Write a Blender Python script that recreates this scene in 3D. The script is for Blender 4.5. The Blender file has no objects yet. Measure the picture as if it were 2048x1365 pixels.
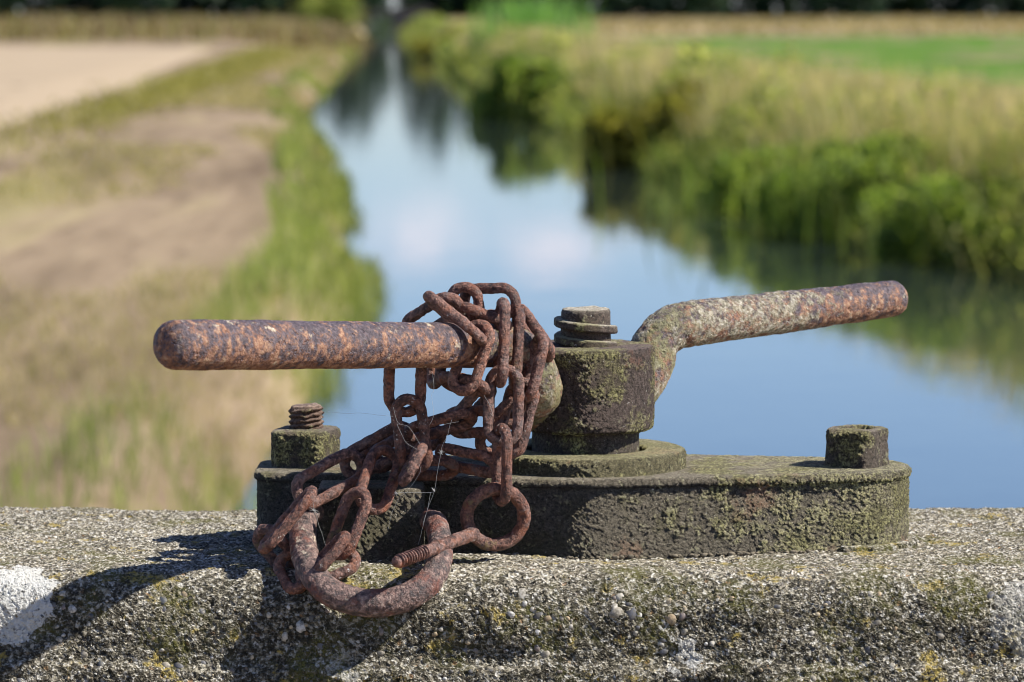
import bpy, math, random
import numpy as np
from mathutils import Vector, Matrix

random.seed(7)
rng = np.random.default_rng(7)
C = bpy.context.scene
COL = C.collection

# ------------------------------------------------------------------ camera, sky, sun, exposure
FPX, D, HOR = 7500.0, 2.40, 5.0            # focal length in photo pixels, metres to the ironwork, horizon row
PITCH = math.atan((682.5 - HOR) / FPX)
CAMZ = 0.347
CAM = np.array([0.0, -D, CAMZ])
cam_d = bpy.data.cameras.new('camera')
cam = bpy.data.objects.new('camera', cam_d)
COL.objects.link(cam)
cam.location = CAM
cam.rotation_euler = (math.pi / 2 - PITCH, 0, 0)
cam_d.sensor_width = 36.0
cam_d.lens = FPX / 2048 * 36
cam_d.clip_start, cam_d.clip_end = 0.05, 3000
cam_d.dof.use_dof = True
cam_d.dof.focus_distance = 2.315
cam_d.dof.aperture_fstop = cam_d.lens / 10.0
C.camera = cam

SUN_TO = Vector((1.0, -0.085, 0.96)).normalized()
sun_d = bpy.data.lights.new('sun', 'SUN')
sun_d.energy = 5.0
sun_d.angle = math.radians(0.5)
sun_d.color = (1.0, 0.955, 0.89)
sun = bpy.data.objects.new('sun', sun_d)
COL.objects.link(sun)
sun.rotation_euler = SUN_TO.to_track_quat('Z', 'Y').to_euler()

W = bpy.data.worlds.new('World')
C.world = W
W.use_nodes = True
C.view_settings.view_transform = 'Standard'
C.view_settings.look = 'None'
C.view_settings.exposure = 0.55
C.view_settings.gamma = 1.0
C.render.film_transparent = False
try:
    C.cycles.use_denoising = True
    C.cycles.filter_width = 1.05
    C.cycles.max_bounces = 8
    C.cycles.transparent_max_bounces = 8
except Exception:
    pass


class NB:
    """small node-graph builder"""
    def __init__(s, nt):
        s.nt = nt

    def n(s, typ, props=None, **inp):
        nd = s.nt.nodes.new(typ)
        for k, v in (props or {}).items():
            setattr(nd, k, v)
        for k, v in inp.items():
            key = int(k[1:]) if k[0] == 'i' and k[1:].isdigit() else k.replace('_', ' ')
            s.put(nd.inputs[key], v)
        return nd

    def put(s, sock, v):
        if isinstance(v, bpy.types.NodeSocket):
            s.nt.links.new(v, sock)
        elif isinstance(v, bpy.types.Node):
            s.nt.links.new(v.outputs[0], sock)
        else:
            if sock.type == 'RGBA' and len(v) == 3:
                v = (*v, 1)
            sock.default_value = v

    def math(s, op, a, b=0.0, c=0.0, clamp=False):
        nd = s.n('ShaderNodeMath', {'operation': op, 'use_clamp': clamp})
        for i, v in enumerate((a, b, c)):
            s.put(nd.inputs[i], v)
        return nd.outputs[0]

    def vmath(s, op, a, b=(0, 0, 0)):
        nd = s.n('ShaderNodeVectorMath', {'operation': op})
        s.put(nd.inputs[0], a)
        s.put(nd.inputs[1], b)
        return nd

    def noise(s, vec, scale, detail=4.0, rough=0.55, off=0.0, lac=2.0):
        if off:
            vec = s.vmath('ADD', vec, (off, off * 1.7, -off * .6)).outputs[0]
        nd = s.n('ShaderNodeTexNoise', None, Vector=vec, Scale=scale, Detail=detail, Roughness=rough, Lacunarity=lac)
        return nd.outputs[0]

    def voro(s, vec, scale, feature='F1'):
        return s.n('ShaderNodeTexVoronoi', {'feature': feature}, Vector=vec, Scale=scale)

    def step(s, v, lo, hi, a=0.0, b=1.0):
        nd = s.n('ShaderNodeMapRange', {'interpolation_type': 'SMOOTHSTEP'})
        for i, x in enumerate((v, lo, hi, a, b)):
            s.put(nd.inputs[i], x)
        return nd.outputs[0]

    def ramp(s, fac, stops, interp='LINEAR'):
        nd = s.n('ShaderNodeValToRGB')
        cr = nd.color_ramp
        cr.interpolation = interp
        while len(cr.elements) < len(stops):
            cr.elements.new(0.5)
        for e, (p, c) in zip(cr.elements, stops):
            e.position = p
            e.color = (*c, 1)
        s.put(nd.inputs[0], fac)
        return nd.outputs[0]

    def mix(s, fac, a, b, mode='MIX'):
        nd = s.n('ShaderNodeMix', {'data_type': 'RGBA', 'blend_type': mode})
        s.put(nd.inputs[0], fac)
        s.put(nd.inputs[6], a)
        s.put(nd.inputs[7], b)
        return nd.outputs[2]


def new_mat(name, disp=False):
    m = bpy.data.materials.new(name)
    m.use_nodes = True
    nt = m.node_tree
    nt.nodes.clear()
    b = NB(nt)
    out = b.n('ShaderNodeOutputMaterial')
    if disp:
        m.displacement_method = 'BOTH'
    return m, b, out


def finish(b, out, color, rough, spec=0.3, height=None, bump=None, metallic=0.0, scale=1.0):
    p = b.n('ShaderNodeBsdfPrincipled')
    b.put(p.inputs['Base Color'], color)
    b.put(p.inputs['Roughness'], rough)
    b.put(p.inputs['Metallic'], metallic)
    b.put(p.inputs['Specular IOR Level'], spec)
    if bump is not None:
        bn = b.n('ShaderNodeBump', None, Strength=bump[1], Distance=bump[2])
        b.put(bn.inputs['Height'], bump[0])
        b.put(p.inputs['Normal'], bn.outputs[0])
    b.put(out.inputs['Surface'], p.outputs[0])
    if height is not None:
        d = b.n('ShaderNodeDisplacement', None, Midlevel=0.0, Scale=scale)
        b.put(d.inputs['Height'], height)
        b.put(out.inputs['Displacement'], d.outputs[0])
    return p


# ------------------------------------------------------------------ sky
b = NB(W.node_tree)
W.node_tree.nodes.clear()
wout = b.n('ShaderNodeOutputWorld')
sky = b.n('ShaderNodeTexSky', {'sky_type': 'NISHITA', 'sun_disc': False, 'sun_elevation': math.asin(SUN_TO.z),
                               'sun_rotation': math.atan2(SUN_TO.x, SUN_TO.y), 'air_density': 1.0,
                               'dust_density': 0.6, 'ozone_density': 2.6, 'altitude': 0})
tc = b.n('ShaderNodeTexCoord').outputs['Generated']


def sky_dir(px, py):                       # direction whose mirror image the photo shows in the water there
    el = math.atan((py - HOR) / FPX)
    az = math.atan((px - 1024) / FPX)
    return Vector((math.sin(az) * math.cos(el), math.cos(az) * math.cos(el), math.sin(el)))


cl_noise = b.noise(b.vmath('MULTIPLY', tc, (1, 1, 2.2)).outputs[0], 38, 6, 0.6)
mask = None
for (px, py, rad, amp) in ((850, 470, 0.026, 1.0), (1110, 505, 0.022, 1.0), (985, 440, 0.02, .5), (1290, 425, 0.022, .7)):
    dv = b.vmath('MULTIPLY', b.vmath('SUBTRACT', tc, tuple(sky_dir(px, py))).outputs[0], (1, 1, 1.9)).outputs[0]
    ln = b.vmath('LENGTH', dv).outputs['Value']
    g = b.math('MULTIPLY', b.step(ln, rad, 0.0), amp)
    mask = g if mask is None else b.math('MAXIMUM', mask, g)
mask = b.math('MULTIPLY', mask, b.step(cl_noise, .38, .60))
high = b.step(b.noise(b.vmath('MULTIPLY', tc, (1, 1, 2.0)).outputs[0], 3.2, 7, 0.58, 4.3), .56, .72)
high = b.math('MULTIPLY', high, b.step(b.n('ShaderNodeSeparateXYZ', None, Vector=tc).outputs[2], .16, .3))
mask = b.math('MAXIMUM', mask, b.math('MULTIPLY', high, .8))
skyc = b.mix(1.0, sky.outputs[0], (0.84, 0.93, 1.20), 'MULTIPLY')
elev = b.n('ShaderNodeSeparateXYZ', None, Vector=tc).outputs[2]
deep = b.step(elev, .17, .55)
skyc = b.mix(deep, skyc, b.mix(1.0, skyc, (.22, .26, .33), 'MULTIPLY'))  # upper sky darkened on purpose to weaken skylight fill and deepen shadows
skyc = b.mix(b.math('MULTIPLY', mask, .62), skyc, (9.2, 7.9, 8.2))
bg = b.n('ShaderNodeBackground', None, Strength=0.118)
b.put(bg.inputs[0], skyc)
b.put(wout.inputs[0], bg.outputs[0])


# ------------------------------------------------------------------ geometry helpers
def P(px, py, y):
    """world point on the vertical plane y seen at photo pixel px, py"""
    u, v = (px - 1024) / FPX, (682.5 - py) / FPX
    c, s = math.cos(PITCH), math.sin(PITCH)
    d = np.array([u, c + v * s, -s + v * c])
    return CAM + d * ((y + D) / d[1])


def PZ(px, py, z):
    u, v = (px - 1024) / FPX, (682.5 - py) / FPX
    c, s = math.cos(PITCH), math.sin(PITCH)
    d = np.array([u, c + v * s, -s + v * c])
    return CAM + d * ((z - CAMZ) / d[2])


def mesh_obj(name, verts, faces, mat, parent=None, smooth=True, origin=(0, 0, 0), link=True):
    """faces: array (n,3)/(n,4) or list of mixed tuples"""
    v = np.asarray(verts, dtype=np.float64) - np.asarray(origin, dtype=np.float64)
    me = bpy.data.meshes.new(name)
    if isinstance(faces, np.ndarray):
        nf, k = faces.shape
        me.vertices.add(len(v))
        me.vertices.foreach_set('co', v.astype(np.float32).ravel())
        me.loops.add(nf * k)
        me.loops.foreach_set('vertex_index', faces.astype(np.int32).ravel())
        me.polygons.add(nf)
        me.polygons.foreach_set('loop_start', np.arange(0, nf * k, k, dtype=np.int32))
        me.update(calc_edges=True)
    else:
        me.from_pydata(v.tolist(), [], [tuple(int(i) for i in f) for f in faces])
        me.update()
    me.polygons.foreach_set('use_smooth', np.full(len(me.polygons), smooth))
    if mat is not None:
        me.materials.append(mat)
    o = bpy.data.objects.new(name, me)
    COL.objects.link(o)
    if parent is not None:
        o.parent = parent
    else:
        o.location = origin
    return o


def empty(name, loc):
    o = bpy.data.objects.new(name, None)
    o.empty_display_size = .02
    COL.objects.link(o)
    o.location = loc
    return o


def tag(o, label=None, cat=None, group=None, kind=None):
    for k, v in (('label', label), ('category', cat), ('group', group), ('kind', kind)):
        if v:
            o[k] = v
    return o


def grid_faces(nu, nv, wrap_u=False, wrap_v=False):
    iu = np.arange(nu if wrap_u else nu - 1)
    iv = np.arange(nv if wrap_v else nv - 1)
    a, c = np.meshgrid(iu, iv, indexing='ij')
    a2, c2 = (a + 1) % nu, (c + 1) % nv
    return np.stack([a * nv + c, a2 * nv + c, a2 * nv + c2, a * nv + c2], -1).reshape(-1, 4)


def join(parts):
    vs, fs, k = [], [], 0
    for v, f in parts:
        vs.append(np.asarray(v))
        fs.append(np.asarray(f) + k)
        k += len(v)
    if len({f.shape[1] for f in fs}) == 1:
        return np.concatenate(vs), np.concatenate(fs)
    return np.concatenate(vs), [tuple(r) for f in fs for r in f]


def smooth_path(pts, n, closed=False):
    """Catmull-Rom resampling"""
    p = np.asarray(pts, float)
    m = len(p)
    out = []
    segs = m if closed else m - 1
    per = max(2, n // segs)
    for i in range(segs):
        if closed:
            a, q, r, d = p[(i - 1) % m], p[i], p[(i + 1) % m], p[(i + 2) % m]
        else:
            a, q, r, d = p[max(i - 1, 0)], p[i], p[i + 1], p[min(i + 2, m - 1)]
        for t in np.arange(per) / per:
            out.append(.5 * (2 * q + (r - a) * t + (2 * a - 5 * q + 4 * r - d) * t * t + (3 * q - a - 3 * r + d) * t ** 3))
    if not closed:
        out.append(p[-1])
    return np.array(out)


def tube(path, rad, segs=20, closed=False, caps=5, blunt=False):
    """swept round bar; round domed ends when open"""
    p = np.asarray(path, float)
    n = len(p)
    r = np.full(n, rad, float) if np.isscalar(rad) else np.asarray(rad, float)
    if closed:
        t = np.roll(p, -1, 0) - np.roll(p, 1, 0)
    else:
        t = np.gradient(p, axis=0)
    t /= np.linalg.norm(t, axis=1)[:, None]
    up = np.array([0, 0, 1.0]) if abs(t[0][2]) < .8 else np.array([1.0, 0, 0])
    nrm = [np.cross(t[0], up)]
    nrm[0] /= np.linalg.norm(nrm[0])
    for i in range(1, n):
        v = nrm[-1] - t[i] * np.dot(nrm[-1], t[i])
        nrm.append(v / np.linalg.norm(v))
    nrm = np.array(nrm)
    if closed:                                   # spread the twist
        v = nrm[-1] - t[0] * np.dot(nrm[-1], t[0])
        v /= np.linalg.norm(v)
        ang = math.atan2(np.dot(np.cross(nrm[0], v), t[0]), np.dot(nrm[0], v))
        bn = np.cross(t, nrm)
        a = -ang * np.arange(n) / n
        nrm = nrm * np.cos(a)[:, None] + bn * np.sin(a)[:, None]
    bn = np.cross(t, nrm)
    if not closed and caps:
        th = np.linspace(0, math.pi / 2, caps + 1)[1:]
        P0 = [p[0] - t[0] * r[0] * math.sin(q) for q in th][::-1]
        R0 = [max(r[0] * math.cos(q), 1e-5) for q in th][::-1]
        P1 = [p[-1] + t[-1] * r[-1] * math.sin(q) for q in th]
        R1 = [max(r[-1] * math.cos(q), 1e-5) for q in th]
        p = np.vstack([P0, p, P1])
        r = np.concatenate([R0, r, R1])
        nrm = np.vstack([np.repeat(nrm[:1], caps, 0), nrm, np.repeat(nrm[-1:], caps, 0)])
        bn = np.vstack([np.repeat(bn[:1], caps, 0), bn, np.repeat(bn[-1:], caps, 0)])
        n = len(p)
    if blunt and not closed:                     # flatten the domed ends
        for i in range(caps):
            for j, e, sg in ((i, caps, -1), (n - 1 - i, n - 1 - caps, 1)):
                q = 1 - i / caps
                ss = math.sin(q * math.pi / 2)
                r[j] = max(r[e] * (1 - ss ** 2.3) ** (1 / 2.3), 1e-5)
                p[j] = p[e] + (t[-1] if sg > 0 else -t[0]) * r[e] * .74 * ss
    a = np.linspace(0, 2 * math.pi, segs, endpoint=False)
    v = p[:, None, :] + r[:, None, None] * (np.cos(a)[None, :, None] * nrm[:, None, :] + np.sin(a)[None, :, None] * bn[:, None, :])
    f = grid_faces(n, segs, wrap_u=closed, wrap_v=True)[:, ::-1]
    return v.reshape(-1, 3), f


def lathe(profile, center, segs):
    """profile: list of (r, z)"""
    pr = np.asarray(profile, float)
    a = np.linspace(0, 2 * math.pi, segs, endpoint=False)
    v = np.stack([center[0] + pr[:, None, 0] * np.cos(a), center[1] + pr[:, None, 0] * np.sin(a),
                  np.repeat(pr[:, 1:2], segs, 1) + (center[2] if len(center) > 2 else 0)], -1)
    return v.reshape(-1, 3), grid_faces(len(pr), segs, wrap_v=True)[:, ::-1]


def dense(poly, step):
    """resample a polyline (r, z) so no segment is longer than step"""
    out = [poly[0]]
    for a, c in zip(poly[:-1], poly[1:]):
        k = max(1, int(math.ceil(math.dist(a, c) / step)))
        for i in range(1, k + 1):
            out.append((a[0] + (c[0] - a[0]) * i / k, a[1] + (c[1] - a[1]) * i / k))
    return out


def loft_outline(outline, levels, top=True):
    """outline (n,2) closed, levels list of (z, inset scale about centroid); closes the top with shrinking rings"""
    o = np.asarray(outline, float)
    n = len(o)
    tang = np.roll(o, -1, 0) - np.roll(o, 1, 0)
    tang /= np.linalg.norm(tang, axis=1)[:, None]
    nor = np.stack([tang[:, 1], -tang[:, 0]], 1)           # outward for a counter-clockwise outline
    rings = []
    for z, off in levels:
        q = o + nor * off
        rings.append(np.column_stack([q, np.full(n, z)]))
    if top:
        base = rings[-1]
        c = base.mean(0)
        c[2] = base[0, 2]
        m = int(np.linalg.norm(base - c, axis=1).mean() / .0016)
        for k in np.linspace(1, 0.002, max(m, 4))[1:]:
            rings.append(c + (base - c) * k)
    v = np.array(rings).reshape(-1, 3)
    return v, grid_faces(len(rings), n, wrap_v=True)[:, ::-1]


def hull(pts):
    pts = sorted(map(tuple, pts))
    def half(ps):
        h = []
        for q in ps:
            while len(h) >= 2 and (h[-1][0] - h[-2][0]) * (q[1] - h[-2][1]) - (h[-1][1] - h[-2][1]) * (q[0] - h[-2][0]) <= 0:
                h.pop()
            h.append(q)
        return h
    lo, up = half(pts), half(pts[::-1])
    return np.array(lo[:-1] + up[:-1])


def resample(poly, step):
    p = np.vstack([poly, poly[:1]])
    d = np.concatenate([[0], np.cumsum(np.linalg.norm(np.diff(p, axis=0), axis=1))])
    n = int(d[-1] / step)
    s = np.linspace(0, d[-1], n, endpoint=False)
    return np.column_stack([np.interp(s, d, p[:, 0]), np.interp(s, d, p[:, 1])])


def circle_pts(cx, cy, r, n=200):
    a = np.linspace(0, 2 * math.pi, n, endpoint=False)
    return np.column_stack([cx + r * np.cos(a), cy + r * np.sin(a)])


# value noise for shaping meshes
_perm = rng.permutation(4096)
_val = rng.random(4096) * 2 - 1


def vnoise(p):
    p = np.asarray(p, float)
    i = np.floor(p).astype(int)
    f = p - i
    f = f * f * (3 - 2 * f)
    def h(x, y, z):
        return _val[_perm[(_perm[(_perm[x & 4095] + y) & 4095] + z) & 4095]]
    r = 0
    for dx in (0, 1):
        for dy in (0, 1):
            for dz in (0, 1):
                w = (f[..., 0] if dx else 1 - f[..., 0]) * (f[..., 1] if dy else 1 - f[..., 1]) * (f[..., 2] if dz else 1 - f[..., 2])
                r = r + w * h(i[..., 0] + dx, i[..., 1] + dy, i[..., 2] + dz)
    return r


def fbm(p, octs=4, gain=.5):
    r, a = 0, 1.0
    p = np.asarray(p, float)
    for k in range(octs):
        r = r + a * vnoise(p * 2 ** k + 17.3 * k)
        a *= gain
    return r


# ------------------------------------------------------------------ materials
def obj_coord(b):
    return b.n('ShaderNodeTexCoord').outputs['Object']


def mat_chain(name='chain_rust', lift=1.0):
    m, b, out = new_mat(name, True)
    co = obj_coord(b)
    n1 = b.noise(co, 420, 7, .64)
    n2 = b.noise(co, 75, 6, .6, 3.1)
    n3 = b.noise(co, 1000, 3, .6, 1.3)
    n5 = b.noise(co, 160, 7, .64, 14.3)
    col = b.ramp(n1, [(.32, (.020, .010, .008)), (.43, (.105, .049, .036)), (.54, (.225, .110, .078)), (.68, (.40, .225, .165))])
    col = b.mix(b.step(n2, .50, .66, 0, .6), col, (.30, .100, .042))
    col = b.mix(b.step(n5, .53, .64, 0, .6), col, (.21, .150, .128))
    col = b.mix(b.step(n5, .47, .38, 0, .7), col, (.040, .020, .017))
    col = b.mix(b.step(n3, .56, .68, 0, .7), col, (.020, .011, .010))
    sp = b.math('MULTIPLY', b.step(b.noise(co, 420, 5, .62, 5.5), .60, .67), b.step(b.noise(co, 40, 3, .5, 9.1), .57, .66))
    col = b.mix(sp, col, (.60, .56, .50))
    gn = b.math('MULTIPLY', b.step(b.noise(co, 55, 5, .6, 33.1), .62, .70), b.step(n1, .42, .56))
    col = b.mix(b.math('MULTIPLY', gn, .7), col, (.16, .14, .055))
    orn = b.n('ShaderNodeObjectInfo').outputs['Random']
    col = b.mix(1.0, col, b.ramp(orn, [(0, (.72, .68, .68)), (.35, (1.05, .98, .95)), (.65, (.92, 1.0, 1.08)), (1, (1.30, 1.20, 1.10))]), 'MULTIPLY')
    h = b.math('MULTIPLY_ADD', b.math('SUBTRACT', n1, .5), .0018, b.math('MULTIPLY', b.math('SUBTRACT', n3, .5), .0010))
    h = b.math('MULTIPLY_ADD', b.math('SUBTRACT', n5, .5), .0014, h)
    finish(b, out, col, b.step(n1, .35, .65, .50, .80), .5, b.math('MULTIPLY', h, lift))
    return m


def mat_shackle():
    m, b, out = new_mat('shackle_rust', True)
    co = obj_coord(b)
    n1 = b.noise(co, 320, 8, .66)
    n2 = b.noise(co, 55, 6, .62, 3.1)
    n3 = b.noise(co, 140, 7, .64, 7.2)
    n4 = b.noise(co, 900, 3, .6, 1.1)
    col = b.ramp(n1, [(.34, (.028, .020, .020)), (.46, (.12, .076, .066)), (.56, (.26, .165, .135)), (.68, (.44, .33, .27))])
    col = b.mix(b.step(n2, .50, .60, 0, .75), col, b.ramp(n3, [(.38, (.12, .036, .024)), (.6, (.34, .115, .070))]))
    col = b.mix(b.step(n3, .50, .60, 0, .65), col, (.055, .048, .046))
    pz = b.math('MULTIPLY', b.step(b.noise(co, 190, 6, .64, 5.5), .58, .65), b.step(b.noise(co, 26, 4, .5, 2.1), .48, .60))
    col = b.mix(b.math('MULTIPLY', pz, .9), col, (.52, .43, .32))
    col = b.mix(b.step(n4, .58, .70, 0, .6), col, (.03, .02, .018))
    h = b.math('MULTIPLY_ADD', b.math('SUBTRACT', n1, .5), .0019, b.math('MULTIPLY', b.math('SUBTRACT', n3, .5), .0024))
    h = b.math('MULTIPLY_ADD', b.math('SUBTRACT', n4, .5), .0008, h)
    finish(b, out, col, b.step(n1, .35, .62, .45, .75), .5, h)
    return m


def mat_lever():
    m, b, out = new_mat('lever_rust', True)
    co = obj_coord(b)
    x = b.n('ShaderNodeSeparateXYZ', None, Vector=co).outputs[0]
    n1 = b.noise(co, 175, 9, .70)
    n2 = b.noise(co, 420, 6, .66, 3.3)
    n3 = b.noise(co, 40, 4, .55, 6.1)
    z = b.n('ShaderNodeSeparateXYZ', None, Vector=b.n('ShaderNodeNewGeometry').outputs['Normal']).outputs[2]
    col = b.ramp(n2, [(.32, (.030, .022, .026)), (.5, (.085, .062, .068)), (.66, (.17, .13, .135))])
    st = b.vmath('MULTIPLY', co, (1, 1, .35)).outputs[0]
    n4 = b.noise(st, 95, 7, .66, 41.0)                         # rust running round the bar
    rm = b.math('MULTIPLY_ADD', n4, .45, b.math('MULTIPLY', n1, .55))
    rust = b.step(b.math('MULTIPLY_ADD', z, -.075, rm), .445, .545)
    rc = b.ramp(n1, [(.35, (.050, .025, .019)), (.45, (.20, .085, .045)), (.56, (.40, .195, .105)), (.67, (.56, .36, .22))])
    col = b.mix(b.math('MULTIPLY', rust, .80), col, rc)
    pale = b.step(b.noise(co, 150, 7, .64, 9.4), .57, .66)
    col = b.mix(b.math('MULTIPLY', pale, b.step(n3, .47, .60, .08, .95)), col, (.54, .45, .32))
    col = b.mix(b.math('MULTIPLY', b.step(b.noise(co, 360, 5, .6, 12.4), .67, .71), b.step(n3, .44, .58, 0, 1)), col, (.70, .66, .58))
    # lichen: thick near the hub and the cranked bend, thinning along the bar
    lf = b.math('MULTIPLY', b.step(x, -.085, -.03), b.step(x, .12, .215, 1, .15))
    ln = b.noise(co, 120, 9, .74, 15.0)
    lm = b.step(ln, b.math('MULTIPLY_ADD', lf, -.23, .64), b.math('MULTIPLY_ADD', lf, -.15, .71))
    lc = b.ramp(n2, [(.36, (.13, .115, .06)), (.5, (.36, .32, .215)), (.64, (.60, .55, .44))])
    lc = b.mix(b.math('MULTIPLY', b.step(b.math('ABSOLUTE', x), .085, .05), b.step(n3, .42, .56)), lc, (.235, .22, .10))
    col = b.mix(b.math('MULTIPLY', lm, .85), col, lc)
    dk = b.step(b.noise(co, 330, 5, .62, 21), .60, .70)
    col = b.mix(b.math('MULTIPLY', dk, .7), col, (.025, .017, .015))
    h = b.math('MULTIPLY_ADD', n1, .0014, b.math('MULTIPLY', n2, .0014))
    h = b.math('MULTIPLY_ADD', b.step(b.noise(co, 210, 3, .5, 55), .62, .72), -.0009, h)
    h = b.math('MULTIPLY_ADD', lm, .0005, b.math('SUBTRACT', h, .0014))
    finish(b, out, col, b.step(rust, 0, 1, .48, .78), .42, h)
    return m


def mat_iron(name, moss, dark=(.030, .026, .025), brown=(.075, .052, .045), top=(.34, .30, .22), lift=1.0, bias=0.0, deep=.62):
    """crusty cast iron: dark skin, olive moss cushions, pale lichen where it faces the sky"""
    m, b, out = new_mat(name, True)
    co = obj_coord(b)
    z = b.n('ShaderNodeSeparateXYZ', None, Vector=b.n('ShaderNodeNewGeometry').outputs['Normal']).outputs[2]
    n1 = b.noise(co, 430, 7, .68)
    n2 = b.noise(co, 30, 6, .62, 3.3)
    n3 = b.noise(co, 110, 8, .68, 6.6)
    n4 = b.noise(co, 820, 4, .68, 2.2)
    vx = b.voro(b.vmath('ADD', co, b.vmath('SCALE', b.n('ShaderNodeTexNoise', None, Vector=co, Scale=400.0).outputs[1]).outputs[0]).outputs[0], 420)
    col = b.ramp(n1, [(.36, dark), (.52, tuple((d + w) / 2 for d, w in zip(dark, brown))), (.68, brown)])
    x = b.n('ShaderNodeSeparateXYZ', None, Vector=co).outputs[0]
    mm = b.math('ADD', b.math('MULTIPLY', n2, .55), b.math('MULTIPLY', n3, .45))
    if bias:                                                # moss thickened towards +x, painting in the lighter sunlit end
        mm = b.math('ADD', mm, b.step(x, -.05, .22, -bias, bias))
    mk = b.step(mm, .5 - moss, .5 - moss + .07)
    mk = b.math('MULTIPLY', mk, b.step(n1, .42, .56, .05, 1))
    mk = b.math('MULTIPLY', mk, b.step(n3, .38, .54, .25, 1))
    mc = b.ramp(n4, [(.36, (.030, .034, .010)), (.47, (.16, .16, .050)), (.57, (.48, .46, .20))])
    col = b.mix(b.step(n4, .52, .40, 0, deep), col, (.008, .007, .006))  # crevice shade painted in: low grain turns near black
    col = b.mix(mk, col, mc)
    pl = b.math('MULTIPLY', b.step(n3, .55, .63), b.step(n1, .47, .58))
    col = b.mix(b.math('MULTIPLY', pl, .8), col, (.34, .33, .20))
    col = b.mix(b.step(b.noise(co, 500, 5, .6, 12.4), .67, .71), col, (.6, .58, .52))
    col = b.mix(b.math('MULTIPLY', b.step(b.noise(co, 26, 5, .6, 17.4), .60, .68), b.step(n1, .4, .55)), col, (.16, .075, .045))
    tn = b.step(n1, .34, .60)
    tc_ = b.mix(tn, tuple(t * .5 for t in top), tuple(t * 1.25 for t in top))
    tc_ = b.mix(b.step(n2, .48, .6, 0, .6), tc_, (.30, .28, .12))
    tc_ = b.mix(b.step(n3, .55, .66, 0, .6), tc_, (.14, .115, .105))
    col = b.mix(b.step(z, .45, .85), col, tc_)
    sz = b.step(z, .5, .9, 1, .35)
    h = b.math('MULTIPLY', b.math('SUBTRACT', n1, .5), .0019)
    h = b.math('MULTIPLY_ADD', b.math('SUBTRACT', n4, .5), .0013, h)
    h = b.math('MULTIPLY_ADD', b.math('SUBTRACT', n3, .5), .0009, h)
    h = b.math('MULTIPLY_ADD', mk, .0006, h)
    h = b.math('MULTIPLY_ADD', b.math('SUBTRACT', .35, vx.outputs[0]), .0008, h)
    finish(b, out, col, .88, .22, b.math('MULTIPLY', b.math('MULTIPLY', h, sz), lift))
    return m


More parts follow.
